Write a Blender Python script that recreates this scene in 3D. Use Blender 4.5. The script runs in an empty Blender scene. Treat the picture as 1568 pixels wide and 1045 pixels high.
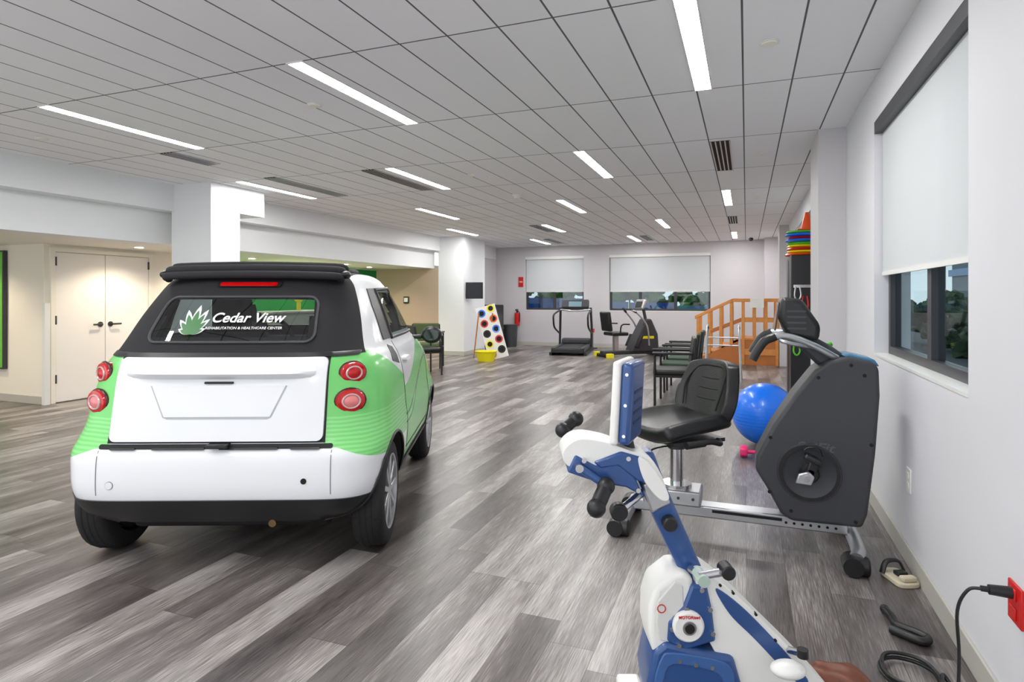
import bpy, bmesh, math, random
from mathutils import Vector, Matrix, Quaternion
random.seed(4)
S=bpy.context.scene
try:
    S.view_settings.view_transform='Standard'
except Exception as e: print(e)
COL=S.collection
# ---------------------------------------------------------------- helpers
def lin(c):
    c=c/255.0
    return c/12.92 if c<=0.04045 else ((c+0.055)/1.055)**2.4
def rgb(r,g,b): return (lin(r),lin(g),lin(b),1)
def setin(n,k,v):
    if k in n.inputs: n.inputs[k].default_value=v
MATS={}
def mat(name,col,rough=0.5,metal=0.0,emit=None,es=0.0,coat=0.0,noise=0.0,nscale=20,bump=0.0,spec=0.5):
    if name in MATS: return MATS[name]
    m=bpy.data.materials.new(name); m.use_nodes=True
    nt=m.node_tree; b=nt.nodes['Principled BSDF']
    setin(b,'Base Color',col); setin(b,'Roughness',rough); setin(b,'Metallic',metal); setin(b,'Coat Weight',coat); setin(b,'Specular IOR Level',spec)
    if emit: setin(b,'Emission Color',emit); setin(b,'Emission Strength',es)
    if noise>0 or bump>0:
        tc=nt.nodes.new('ShaderNodeTexCoord'); nz=nt.nodes.new('ShaderNodeTexNoise'); nz.inputs['Scale'].default_value=nscale
        nz.inputs['Detail'].default_value=4
        nt.links.new(tc.outputs['Object'],nz.inputs['Vector'])
        if noise>0:
            mr=nt.nodes.new('ShaderNodeMapRange'); mr.inputs['To Min'].default_value=1-noise; mr.inputs['To Max'].default_value=1+noise
            nt.links.new(nz.outputs['Fac'],mr.inputs['Value'])
            mx=nt.nodes.new('ShaderNodeVectorMath'); mx.operation='SCALE'; mx.inputs[0].default_value=col[:3]
            nt.links.new(mr.outputs['Result'],mx.inputs['Scale']); nt.links.new(mx.outputs['Vector'],b.inputs['Base Color'])
        if bump>0:
            bp=nt.nodes.new('ShaderNodeBump'); bp.inputs['Strength'].default_value=bump; bp.inputs['Distance'].default_value=0.01
            nt.links.new(nz.outputs['Fac'],bp.inputs['Height']); nt.links.new(bp.outputs['Normal'],b.inputs['Normal'])
    MATS[name]=m; return m
def group(name,loc=(0,0,0),rz=0.0):
    e=bpy.data.objects.new(name,None); e.empty_display_size=0.1
    e.location=loc; e.rotation_euler=(0,0,rz); COL.objects.link(e); return e
def finish(name,bm,m,parent=None,smooth=False,bevel=0.0,seg=2,angle=35):
    me=bpy.data.meshes.new(name); bmesh.ops.recalc_face_normals(bm,faces=bm.faces); bm.to_mesh(me); bm.free()
    o=bpy.data.objects.new(name,me); COL.objects.link(o)
    for mm in (m if isinstance(m,(list,tuple)) else [m]): me.materials.append(mm)
    if bevel>0:
        md=o.modifiers.new('bevel','BEVEL'); md.width=bevel; md.segments=seg; md.limit_method='ANGLE'; md.angle_limit=math.radians(30)
    if smooth or bevel>0:
        for p in me.polygons: p.use_smooth=True
        try:
            me.set_sharp_from_angle(angle=math.radians(angle if bevel==0 else 60))
        except Exception: pass
    if parent: o.parent=parent
    return o
def box(name,a,b,m,parent=None,bevel=0.0,rot=None,seg=2):
    """axis aligned box from corner a to corner b (rot: euler about its centre)"""
    bm=bmesh.new(); bmesh.ops.create_cube(bm,size=1)
    a=Vector(a); b=Vector(b); c=(a+b)/2; d=b-a
    for v in bm.verts: v.co=Vector((v.co.x*d.x,v.co.y*d.y,v.co.z*d.z))
    o=finish(name,bm,m,parent,bevel=bevel,seg=seg)
    o.location=c
    if rot: o.rotation_euler=rot
    return o
def cyl(name,p1,p2,r,m,parent=None,r2=None,seg=24,bevel=0.0):
    p1=Vector(p1); p2=Vector(p2); d=p2-p1; L=d.length
    bm=bmesh.new(); bmesh.ops.create_cone(bm,cap_ends=True,segments=seg,radius1=r,radius2=r if r2 is None else r2,depth=L)
    q=d.to_track_quat('Z','Y')
    for v in bm.verts: v.co=q@v.co+(p1+p2)/2
    return finish(name,bm,m,parent,smooth=True,bevel=bevel)
def ball(name,c,r,m,parent=None,sc=(1,1,1),q=None,seg=24):
    bm=bmesh.new(); bmesh.ops.create_uvsphere(bm,u_segments=seg,v_segments=seg//2+2,radius=r)
    for v in bm.verts:
        p=Vector((v.co.x*sc[0],v.co.y*sc[1],v.co.z*sc[2]))
        if q: p=q@p
        v.co=p+Vector(c)
    return finish(name,bm,m,parent,smooth=True,angle=80)
def catmull(P,n=6):
    P=[Vector(p) for p in P]
    if len(P)<3: return P
    Q=[P[0]*2-P[1]]+P+[P[-1]*2-P[-2]]; out=[]
    for i in range(1,len(Q)-2):
        for k in range(n):
            t=k/n; a,b,c,d=Q[i-1],Q[i],Q[i+1],Q[i+2]
            out.append(0.5*((2*b)+(c-a)*t+(2*a-5*b+4*c-d)*t*t+(3*b-a-3*c+d)*t**3))
    out.append(P[-1]); return out
def tube(name,P,r,m,parent=None,smooth=True,seg=12,flat=1.0,n=6):
    pts=catmull(P,n) if smooth else [Vector(p) for p in P]
    bm=bmesh.new(); rings=[]; up=None
    for i,p in enumerate(pts):
        t=(pts[min(i+1,len(pts)-1)]-pts[max(i-1,0)]).normalized()
        if up is None:
            up=Vector((0,0,1)) if abs(t.z)<0.9 else Vector((1,0,0))
        a=t.cross(up).normalized(); up=a.cross(t).normalized()
        rr=r(i/(len(pts)-1)) if callable(r) else r
        rings.append([bm.verts.new(p+a*rr*math.cos(k*2*math.pi/seg)+up*rr*flat*math.sin(k*2*math.pi/seg)) for k in range(seg)])
    for A,B in zip(rings,rings[1:]):
        for k in range(seg): bm.faces.new((A[k],A[(k+1)%seg],B[(k+1)%seg],B[k]))
    bm.faces.new(rings[0]); bm.faces.new(rings[-1])
    return finish(name,bm,m,parent,smooth=True,angle=60)
def prism(name,poly,t0,t1,m,parent=None,axis='Y',bevel=0.0,seg=2):
    """extrude 2D poly; axis Y: poly=(x,z); axis X: poly=(y,z); axis Z: poly=(x,y)"""
    bm=bmesh.new()
    def mk(p,t):
        return {'Y':(p[0],t,p[1]),'X':(t,p[0],p[1]),'Z':(p[0],p[1],t)}[axis]
    A=[bm.verts.new(mk(p,t0)) for p in poly]; B=[bm.verts.new(mk(p,t1)) for p in poly]
    n=len(poly)
    bm.faces.new(A); bm.faces.new(B)
    for i in range(n): bm.faces.new((A[i],A[(i+1)%n],B[(i+1)%n],B[i]))
    return finish(name,bm,m,parent,bevel=bevel,seg=seg)
def smoothpoly(P,n=5):
    P=[Vector((p[0],p[1],0)) for p in P]; N=len(P); out=[]
    for i in range(N):
        a,b,c,d=P[i-1],P[i],P[(i+1)%N],P[(i+2)%N]
        for k in range(n):
            t=k/n; v=0.5*((2*b)+(c-a)*t+(2*a-5*b+4*c-d)*t*t+(3*b-a-3*c+d)*t**3); out.append((v.x,v.y))
    return out
def rrect(x0,x1,y0,y1,r,n=5):
    out=[]
    for cx,cy,a0 in ((x1-r,y1-r,0),(x0+r,y1-r,90),(x0+r,y0+r,180),(x1-r,y0+r,270)):
        for k in range(n+1):
            a=math.radians(a0+90*k/n); out.append((cx+r*math.cos(a),cy+r*math.sin(a)))
    return out
def lathe(name,prof,m,parent=None,axis='X',c=(0,0,0),seg=40,q=None,sc=None):
    bm=bmesh.new(); R=[]
    for k in range(seg):
        a=2*math.pi*k/seg; ring=[]
        for r,h in prof:
            if axis=='X': p=Vector((h,r*math.cos(a),r*math.sin(a)))
            elif axis=='Y': p=Vector((r*math.cos(a),h,r*math.sin(a)))
            else: p=Vector((r*math.cos(a),r*math.sin(a),h))
            if sc: p=Vector((p.x*sc[0],p.y*sc[1],p.z*sc[2]))
            if q: p=q@p
            ring.append(bm.verts.new(p+Vector(c)))
        R.append(ring)
    for k in range(seg):
        A=R[k];B=R[(k+1)%seg]
        for i in range(len(prof)-1): bm.faces.new((A[i],A[i+1],B[i+1],B[i]))
    bmesh.ops.remove_doubles(bm,verts=bm.verts,dist=1e-5)
    return finish(name,bm,m,parent,smooth=True,angle=40)
# ---------------------------------------------------------------- materials
white=mat('wall_white_paint',rgb(236,238,240),0.6,noise=0.015,nscale=3)
wallgrey=mat('wall_grey_paint',rgb(220,220,225),0.6,noise=0.015,nscale=3)
wallfar=mat('wall_far_paint',rgb(206,203,206),0.6,noise=0.015,nscale=3)
cream=mat('cream_paint',rgb(240,235,222),0.6,noise=0.02,nscale=3)
beige=mat('beige_paint',rgb(196,172,152),0.6,noise=0.03,nscale=3)
greenwall=mat('green_wall_paint',rgb(15,175,80),0.5,noise=0.2,nscale=1.2)
basem=mat('baseboard_vinyl',rgb(186,184,176),0.5)
bronze=mat('dark_bronze_metal',rgb(66,66,70),0.4,0.4)
black=mat('black_plastic',rgb(26,26,28),0.4)
blackm=mat('black_matte',rgb(16,16,17),0.8)
rubber=mat('tire_rubber',rgb(26,26,28),0.75,bump=0.3,nscale=60)
vinylb=mat('black_vinyl',rgb(22,22,24),0.36,bump=0.15,nscale=150)
chrome=mat('chrome',rgb(215,215,218),0.18,1.0)
alum=mat('brushed_aluminium',rgb(195,197,200),0.35,0.85)
charcoal=mat('charcoal_shroud',rgb(58,59,64),0.5,noise=0.05,nscale=40)
redm=mat('red_plastic',rgb(205,25,25),0.35)
yellow=mat('yellow_plastic',rgb(240,225,20),0.4)
bluem=mat('blue_enamel',rgb(42,78,135),0.3,coat=0.3)
lblue=mat('ball_blue',rgb(5,115,240),0.3,coat=0.2)
whitep=mat('white_plastic',rgb(232,232,228),0.35)
wood=mat('birch_wood',rgb(208,138,68),0.45,noise=0.2,nscale=9)
pink=mat('pink_vinyl',rgb(235,50,120),0.4)
orange=mat('orange_plastic',rgb(240,85,25),0.4)
greenp=mat('green_plastic',rgb(90,190,50),0.4)
teal=mat('olive_fabric',rgb(84,100,62),0.8)
def glassm(name,tint,gl):
    m=bpy.data.materials.new(name); m.use_nodes=True; nt=m.node_tree; nt.nodes.clear()
    o=nt.nodes.new('ShaderNodeOutputMaterial'); mx=nt.nodes.new('ShaderNodeMixShader'); t=nt.nodes.new('ShaderNodeBsdfTransparent')
    t.inputs['Color'].default_value=tint
    g=nt.nodes.new('ShaderNodeBsdfGlossy'); g.inputs['Roughness'].default_value=0.02
    mx.inputs[0].default_value=gl
    nt.links.new(t.outputs[0],mx.inputs[1]); nt.links.new(g.outputs[0],mx.inputs[2]); nt.links.new(mx.outputs[0],o.inputs[0]); return m
glass=glassm('window_glass',(0.66,0.75,0.77,1),0.10)
def shadem():
    m=bpy.data.materials.new('roller_shade_fabric'); m.use_nodes=True; nt=m.node_tree; nt.nodes.clear()
    o=nt.nodes.new('ShaderNodeOutputMaterial'); mx=nt.nodes.new('ShaderNodeMixShader'); t=nt.nodes.new('ShaderNodeBsdfTranslucent')
    d=nt.nodes.new('ShaderNodeBsdfDiffuse'); d.inputs['Color'].default_value=rgb(236,238,240); t.inputs['Color'].default_value=rgb(236,238,240)
    mx.inputs[0].default_value=0.35
    nt.links.new(d.outputs[0],mx.inputs[1]); nt.links.new(t.outputs[0],mx.inputs[2]); nt.links.new(mx.outputs[0],o.inputs[0]); return m
shade=shadem()
def M(nt,op,a,b=None,c=None):
    n=nt.nodes.new('ShaderNodeMath'); n.operation=op
    for i,v in enumerate((a,b,c)):
        if v is None: continue
        if isinstance(v,(int,float)): n.inputs[i].default_value=v
        else: nt.links.new(v,n.inputs[i])
    return n.outputs[0]
def floor_mat():
    m=bpy.data.materials.new('grey_wood_plank_floor'); m.use_nodes=True; nt=m.node_tree; b=nt.nodes['Principled BSDF']
    g=nt.nodes.new('ShaderNodeNewGeometry'); sp=nt.nodes.new('ShaderNodeSeparateXYZ'); nt.links.new(g.outputs['Position'],sp.inputs[0])
    W=0.18; L=1.22
    xi=M(nt,'FLOOR',M(nt,'DIVIDE',sp.outputs['X'],W))
    wn=nt.nodes.new('ShaderNodeTexWhiteNoise'); wn.noise_dimensions='1D'; nt.links.new(xi,wn.inputs['W'])
    yy=M(nt,'ADD',M(nt,'DIVIDE',sp.outputs['Y'],L),M(nt,'MULTIPLY',wn.outputs['Value'],7.3))
    yi=M(nt,'FLOOR',yy)
    cb=nt.nodes.new('ShaderNodeCombineXYZ'); nt.links.new(xi,cb.inputs[0]); nt.links.new(yi,cb.inputs[1])
    w2=nt.nodes.new('ShaderNodeTexWhiteNoise'); w2.noise_dimensions='2D'; nt.links.new(cb.outputs[0],w2.inputs['Vector'])
    c2=nt.nodes.new('ShaderNodeCombineXYZ')
    nt.links.new(M(nt,'ADD',M(nt,'MULTIPLY',sp.outputs['X'],7.0),M(nt,'MULTIPLY',w2.outputs['Value'],37)),c2.inputs[0])
    nt.links.new(M(nt,'ADD',M(nt,'MULTIPLY',sp.outputs['Y'],0.9),M(nt,'MULTIPLY',xi,3.7)),c2.inputs[1])
    n1=nt.nodes.new('ShaderNodeTexNoise'); n1.inputs['Scale'].default_value=1.0; n1.inputs['Detail'].default_value=2; nt.links.new(c2.outputs[0],n1.inputs['Vector'])
    c3=nt.nodes.new('ShaderNodeCombineXYZ')
    nt.links.new(M(nt,'MULTIPLY',sp.outputs['X'],210.0),c3.inputs[0]); nt.links.new(M(nt,'MULTIPLY',sp.outputs['Y'],8.0),c3.inputs[1])
    n2=nt.nodes.new('ShaderNodeTexNoise'); n2.inputs['Scale'].default_value=1.0; n2.inputs['Detail'].default_value=3; nt.links.new(c3.outputs[0],n2.inputs['Vector'])
    v=M(nt,'ADD',M(nt,'MULTIPLY',w2.outputs['Value'],0.38),M(nt,'ADD',M(nt,'MULTIPLY',n1.outputs['Fac'],0.9),M(nt,'MULTIPLY',n2.outputs['Fac'],0.8)))
    v=M(nt,'SUBTRACT',v,0.55)
    cr=nt.nodes.new('ShaderNodeValToRGB'); e=cr.color_ramp.elements
    e[0].position=0.12; e[0].color=rgb(56,51,50); e[1].position=0.92; e[1].color=rgb(184,179,176)
    x=cr.color_ramp.elements.new(0.5); x.color=rgb(108,102,100)
    nt.links.new(v,cr.inputs[0])
    fx=M(nt,'FRACT',M(nt,'DIVIDE',sp.outputs['X'],W)); fy=M(nt,'FRACT',yy)
    ex=M(nt,'MINIMUM',fx,M(nt,'SUBTRACT',1,fx)); ey=M(nt,'MINIMUM',fy,M(nt,'SUBTRACT',1,fy))
    line=M(nt,'MAXIMUM',M(nt,'LESS_THAN',ex,0.008),M(nt,'LESS_THAN',ey,0.0013))
    mx=nt.nodes.new('ShaderNodeMix'); mx.data_type='RGBA'; nt.links.new(M(nt,'MULTIPLY',line,0.6),mx.inputs['Factor'])
    nt.links.new(cr.outputs[0],mx.inputs[6]); mx.inputs[7].default_value=rgb(45,43,43)
    nt.links.new(mx.outputs[2],b.inputs['Base Color']); b.inputs['Roughness'].default_value=0.33
    return m
def ceil_mat():
    m=bpy.data.materials.new('ceiling_tile_grid'); m.use_nodes=True; nt=m.node_tree; b=nt.nodes['Principled BSDF']
    g=nt.nodes.new('ShaderNodeNewGeometry'); sp=nt.nodes.new('ShaderNodeSeparateXYZ'); nt.links.new(g.outputs['Position'],sp.inputs[0])
    ux=M(nt,'DIVIDE',M(nt,'ADD',sp.outputs['X'],27*0.295+0.02),0.295); uy=M(nt,'DIVIDE',M(nt,'SUBTRACT',sp.outputs['Y'],4.285-1.375*8),1.375)
    fx=M(nt,'FRACT',ux); fy=M(nt,'FRACT',uy)
    ex=M(nt,'MINIMUM',fx,M(nt,'SUBTRACT',1,fx)); ey=M(nt,'MINIMUM',fy,M(nt,'SUBTRACT',1,fy))
    line=M(nt,'MAXIMUM',M(nt,'LESS_THAN',ex,0.018),M(nt,'LESS_THAN',ey,0.004))
    cb=nt.nodes.new('ShaderNodeCombineXYZ'); nt.links.new(M(nt,'FLOOR',ux),cb.inputs[0]); nt.links.new(M(nt,'FLOOR',uy),cb.inputs[1])
    wn=nt.nodes.new('ShaderNodeTexWhiteNoise'); nt.links.new(cb.outputs[0],wn.inputs['Vector'])
    cr=nt.nodes.new('ShaderNodeValToRGB'); cr.color_ramp.elements[0].color=rgb(241,240,242); cr.color_ramp.elements[1].color=rgb(246,245,247); nt.links.new(wn.outputs['Value'],cr.inputs[0])
    mx=nt.nodes.new('ShaderNodeMix'); mx.data_type='RGBA'; nt.links.new(line,mx.inputs['Factor'])
    nt.links.new(cr.outputs[0],mx.inputs[6]); mx.inputs[7].default_value=rgb(95,95,98)
    nt.links.new(mx.outputs[2],b.inputs['Base Color']); b.inputs['Roughness'].default_value=0.8
    return m
# ---------------------------------------------------------------- room shell
XW=0.765; XB=-6.66; YF=16.0; HC=2.75
box('floor',(-12,-1.0,-0.1),(XW+0.25,18.2,0),floor_mat())
box('ceiling',(-7.2,-3,HC),(XW+0.25,YF+0.3,HC+0.1),ceil_mat())
R0,R1=0.99,2.47
def wallseg(name,y0,y1,z0,z1,m=wallgrey): return box(name,(XW,y0,z0),(XW+0.2,y1,z1),m)
wallseg('wall_right',-1,2.70,0,HC); wallseg('wall_right',4.47,8.4,0,HC); wallseg('wall_right',12.0,YF+0.2,0,HC)
for y0,y1 in ((2.70,4.47),(8.4,12.0)):
    wallseg('wall_right',y0,y1,0,R0); wallseg('wall_right',y0,y1,R1,HC)
def wall_far_seg(x0,x1,z0,z1): return box('wall_far',(x0,YF,z0),(x1,YF+0.2,z1),wallfar)
W1=(-5.77,-4.10); W2=(-3.40,-0.84)
wall_far_seg(-7.0,W1[0],0,HC); wall_far_seg(W1[1],W2[0],0,HC); wall_far_seg(W2[1],XW,0,HC)
for a,b in (W1,W2): wall_far_seg(a,b,0,R0); wall_far_seg(a,b,R1,HC)
box('wall_column_right',(0.56,5.65,0),(XW,6.3,HC),wallfar)
box('wall_column_right',(0.60,12.9,0),(XW,13.4,HC),wallfar)
box('wall_column_right',(0.40,15.5,0),(XW,YF,HC),wallfar)
box('wall_column_left',(-6.70,5.55,0),(-6.05,6.0,HC),white)
box('wall_column_left',(-6.70,12.6,0),(-6.05,13.8,HC),white)
box('trim_column_capital',(-6.70,6.0,2.42),(-6.05,6.42,HC),white)
box('trim_beam_left',(-7.0,-3,2.42),(XB,YF,HC),white)
box('trim_fascia_left',(-7.1,-3,2.02),(-6.86,12.7,2.42),white)
box('ceiling_soffit',(-12,-3,2.02),(-7.1,18,2.12),cream)
box('wall_left_far',(-6.9,13.8,0),(-6.66,YF,2.42),wallfar)
box('wall_left_entry',(-11.8,4.98,0),(-8.2,5.15,2.02),cream)
box('wall_left_door',(-8.35,5.15,0),(-8.2,7.3,2.02),cream)
box('wall_left_reception',(-8.40,12.6,0),(-6.7,12.75,2.02),beige)
box('wall_left_green',(-9.1,7.3,0),(-8.9,18,2.02),greenwall)
box('wall_left_back',(-8.9,17.8,0),(-6.9,18,2.02),beige)
box('wall_left_outer',(-12,-1,0),(-11.8,5.1,2.02),cream)
box('wall_left_return',(-9.1,7.15,0),(-8.35,7.3,2.02),cream)
def bb(side,a,b): box('baseboard_'+side,(a[0],a[1],0),(b[0],b[1],0.1),basem,bevel=0.003)
bb('right',(XW-0.012,-1),(XW,5.65)); bb('right',(XW-0.012,6.3),(XW,12.9))
bb('right',(0.548,5.638),(0.56,6.3)); bb('right',(0.548,5.638),(XW-0.012,5.65))
bb('far',(-6.66,YF-0.012),(0.4,YF)); bb('left',(-6.05,5.55),(-6.038,6.0)); bb('left',(-6.05,12.6),(-6.038,13.8))
bb('left',(-6.7,12.588),(-6.038,12.6)); bb('left',(-6.7,5.538),(-6.038,5.55)); bb('left',(-11.8,4.968),(-8.2,4.98)); bb('left',(-6.66,13.8),(-6.648,YF))
bb('left',(-8.2,4.968),(-8.188,5.03))
box('trim_corner_guard',(-8.20,4.955,0),(-8.14,5.02,1.28),whitep)
def window(n,axis,a,b,mull,shade_z=1.51):
    e=group('window_%d'%n)
    def bx(nm,u0,u1,t0,t1,z0,z1,m):
        if axis=='X': box(nm,(XW+t0,u0,z0),(XW+t1,u1,z1),m,e)
        else: box(nm,(u0,YF+t0,z0),(u1,YF+t1,z1),m,e)
    f=0.05
    bx('frame_bottom',a,b,0.08,0.14,R0,R0+f,bronze); bx('frame_top',a,b,0.08,0.14,R1-f,R1,bronze)
    bx('frame_side_1',a,a+f,0.08,0.14,R0+f,R1-f,bronze); bx('frame_side_2',b-f,b,0.08,0.14,R0+f,R1-f,bronze)
    for i,mm in enumerate(mull): bx('mullion_%d'%i,mm-0.035,mm+0.035,0.08,0.14,R0+f,R1-f,bronze)
    bx('glass',a+f,b-f,0.108,0.112,R0+f,R1-f,glass)
    bx('valance',a,b,0.0,0.07,R1-0.075,R1-0.001,bronze if axis=='X' else whitep)
    bx('roller_shade',a+0.015,b-0.015,0.045,0.048,shade_z,R1-0.075,shade)
    bx('shade_hem_bar',a+0.015,b-0.015,0.04,0.053,shade_z-0.025,shade_z,whitep)
    bx('sill',a,b,-0.004,0.08,R0-0.012,R0+0.002,whitep)
window(1,'X',2.70,4.47,(3.55,)); window(2,'X',8.4,12.0,(9.6,10.8)); window(3,'Y',W1[0],W1[1],(-4.95,)); window(4,'Y',W2[0],W2[1],(-2.6,-1.7))
# ---------------------------------------------------------------- outside
fol=mat('foliage',rgb(66,110,40),0.7,noise=0.8,nscale=6,bump=0.8)
fol2=mat('foliage_dark',rgb(36,66,34),0.7,noise=0.8,nscale=6,bump=0.8)
def hedge(n,xr,yr,zr,rr,m):
    bm=bmesh.new()
    for i in range(n):
        c=Vector((random.uniform(*xr),random.uniform(*yr),random.uniform(*zr))); r=random.uniform(*rr)
        bmesh.ops.create_icosphere(bm,subdivisions=2,radius=1,matrix=Matrix.Translation(c)@Matrix.Diagonal((r,r,r*0.8,1)))
    for v in bm.verts: v.co+=Vector((random.uniform(-.06,.06),random.uniform(-.06,.06),random.uniform(-.08,.08)))
    finish('hedge',bm,m)
hedge(520,(-8,2.5),(19.6,20.6),(0.2,2.6),(.10,.30),fol)
hedge(160,(4.6,5.4),(3.5,22),(0.1,1.35),(.12,.30),fol2)
asph=mat('asphalt',rgb(80,84,88),0.9,noise=0.1)
box('ground_outside',(-14,18.2,-0.15),(30,40,-0.05),asph)
box('ground_outside',(XW+0.25,-10,-0.15),(30,18.2,-0.05),asph)
tarp=mat('blue_tarp',rgb(30,95,180),0.5,noise=0.25,nscale=3)
e=group('pool_cover_fence')
for i,(a,b,h) in enumerate(((-8,-6.3,1.32),(-6.25,-4.7,1.30),(-4.65,-3.4,1.20),(-3.35,-2.0,1.18),(-1.95,-0.2,1.08),(-.15,1.8,1.05))):
    box('panel_%d'%i,(a,18.75,0),(b,18.8,h),tarp,e); cyl('post_%d'%i,(a,18.72,0),(a,18.72,h+.15),.025,bronze,e)
box('wall_neighbour_building',(9,-8,0),(10,34,6),mat('neighbour_cladding',rgb(82,104,114),0.6,noise=0.1))
for i in range(14):
    box('trim_neighbour_column',(8.8,-6+i*2.7,0),(8.98,-5.6+i*2.7,6),mat('pale_stone',rgb(190,196,198),.7))
    box('trim_neighbour_pane',(8.9,-5.2+i*2.7,0.4),(8.99,-3.8+i*2.7,2.2),mat('dark_pane',rgb(24,48,60),0.1))
box('trim_neighbour_band',(8.85,-8,2.3),(8.99,34,2.6),mat('blue_band',rgb(60,130,180),0.5))
# ---------------------------------------------------------------- ceiling fixtures
lightm=mat('led_lens',(1,1,1,1),0.4,emit=(1,0.985,0.97,1),es=72)
rows=[((2.90,4.28),(-0.27,-2.51,-4.79)),((5.65,7.03),(-1.5,-3.61,-5.72)),((8.4,9.8),(-0.25,-2.51,-4.83)),
      ((11.15,12.55),(-1.48,-3.65,-5.7)),((13.9,15.3),(-0.25,-2.5,-4.85)),((0.1,1.5),(-1.5,-3.61,-5.72)),((-2.6,-1.2),(-0.27,-2.51,-4.79))]
for (y0,y1),xs in rows:
    for x in xs:
        e=group('ceiling_light',(x,(y0+y1)/2,HC))
        h=(y1-y0)/2
        box('lens',(-0.05,-h+0.01,-0.006),(0.05,h-0.01,-0.001),lightm,e)
        for sx in (-1,1): box('trim_edge',(sx*0.055-0.005,-h,-0.007),(sx*0.055+0.005,h,0.0),whitep,e)
        for sy in (-1,1): box('trim_end',(-0.05,sy*h-0.01 if sy>0 else -h,-0.007),(0.05,h if sy>0 else -h+0.01,0.0),whitep,e)
for x,y0,y1 in ((-0.22,5.75,7.1),(-3.88,5.65,7.0),(-5.24,4.28,4.85),(-5.2,5.6,6.98),(-0.23,11.2,12.3),(-3.88,11.2,12.4),(-2.2,14.0,15.2),(-4.5,14.0,15.2)):
    e=group('ceiling_vent',(x,(y0+y1)/2,HC)); h=(y1-y0)/2
    box('slot_back',(-0.085,-h,-0.004),(0.085,h,0),blackm,e)
    for i in range(5): box('blade_%d'%i,(-0.087+i*0.0405,-h,-0.010),(-0.075+i*0.0405,h,-0.002),alum,e)
for x,y in ((0.117,3.62),(-2.93,3.6),(-5.8,3.5),(-2.94,6.33),(0.137,6.4),(0.13,9.2),(-2.9,9.5)):
    e=group('fire_sprinkler',(x,y,HC-.001)); cyl('cover_plate',(0,0,-0.012),(0,0,-.006),0.042,cream,e); cyl('rim',(0,0,-0.006),(0,0,0),0.052,whitep,e)
e=group('smoke_detector',(-2.92,7.76,HC-.001)); cyl('base',(0,0,-0.02),(0,0,0),0.07,whitep,e); cyl('dome',(0,0,-0.055),(0,0,-0.02),0.035,whitep,e,r2=0.06)
e=group('security_camera',(0.1,15.2,HC-.001)); cyl('base',(0,0,-0.02),(0,0,0),0.06,whitep,e); ball('dome',(0,0,-0.05),0.05,black,e)
warm=(1,0.84,0.64)
for x,y in ((-7.8,7.2),(-8.0,8.2),(-8.1,9.3),(-8.3,10.4),(-7.85,11.5),(-7.6,10.3),(-8.0,14.5),(-9.2,4.2),(-8.1,3.2),(-7.6,5.8),(-8.0,16)):
    e=group('recessed_downlight',(x,y,2.02))
    cyl('trim_ring',(0,0,-0.006),(0,0,0),0.075,whitep,e); cyl('lamp',(0,0,-0.01),(0,0,-0.005),0.05,mat('warm_lamp',(1,1,1,1),0.4,emit=(*warm,1),es=40),e)
    l=bpy.data.lights.new('downlight','SPOT'); l.energy=60; l.color=warm; l.spot_size=2.5; l.spot_blend=0.6; l.shadow_soft_size=0.05
    o=bpy.data.objects.new('spot_lamp',l); COL.objects.link(o); o.parent=e; o.location=(0,0,-0.03)
# ---------------------------------------------------------------- double door (left wall)
e=group('door_1',(-8.2,5.74,0))
doorm=mat('door_cream_paint',rgb(242,238,232),0.4)
for i,(a,b) in enumerate(((-0.64,-0.004),(0.004,0.64))):
    box('leaf_%d'%i,(0.0,a,0.01),(0.03,b,1.92),doorm,e,bevel=0.003)
    for z in (0.25,1.0,1.75): cyl('hinge_%d'%i,(0.035,-0.64 if i==0 else 0.64,z),(0.035,-0.64 if i==0 else 0.64,z+0.11),0.012,bronze,e)
    s=-1 if i==0 else 1
    cyl('rose_%d'%i,(0.03,s*0.07,0.98),(0.04,s*0.07,0.98),0.035,bronze,e); cyl('spindle_%d'%i,(0.03,s*0.07,0.98),(0.08,s*0.07,0.98),0.01,bronze,e)
    cyl('lever_%d'%i,(0.08,s*0.07,0.98),(0.08,s*0.19,0.98),0.012,bronze,e)
for a,b in ((-0.70,-0.645),(0.645,0.70)): box('jamb',(0,a,0),(0.04,b,1.98),cream,e)
box('head',(0,-0.645,1.925),(0.04,0.645,1.98),cream,e)
e=group('framed_artwork',(-9.26,4.96,0)); box('frame',(-0.35,-0.03,0.42),(0.35,0.015,1.95),bronze,e); box('canvas',(-0.33,-0.035,0.44),(0.33,-0.03,1.93),mat('leaf_print',rgb(110,190,80),0.5,noise=0.6,nscale=2),e)
e=group('reception_desk',(-7.9,9.8,0)); box('front_panel',(-0.4,-1.2,0.0),(0.0,1.2,1.05),mat('desk_laminate',rgb(215,215,205),0.4),e,bevel=0.01); box('counter_top',(-0.5,-1.3,1.05),(0.08,1.3,1.09),whitep,e,bevel=0.01)
box('monitor',(-.3,.3,1.18),(-.27,.8,1.5),black,e,bevel=.01); box('monitor_stand',(-.33,.5,1.09),(-.24,.6,1.22),black,e); cyl('flower_vase',(-.2,-.3,1.09),(-.2,-.3,1.25),.04,yellow,e); ball('flower_bunch',(-.2,-.3,1.32),.09,yellow,e,sc=(1,1,.8))
e=group('thermostat_panel',(-7.55,12.59,1.28)); box('plate',(-0.07,-0.03,-0.08),(0.07,0.0,0.08),black,e,bevel=0.01); box('screen',(-0.05,-0.033,-0.05),(0.05,-0.03,0.05),whitep,e)
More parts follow.
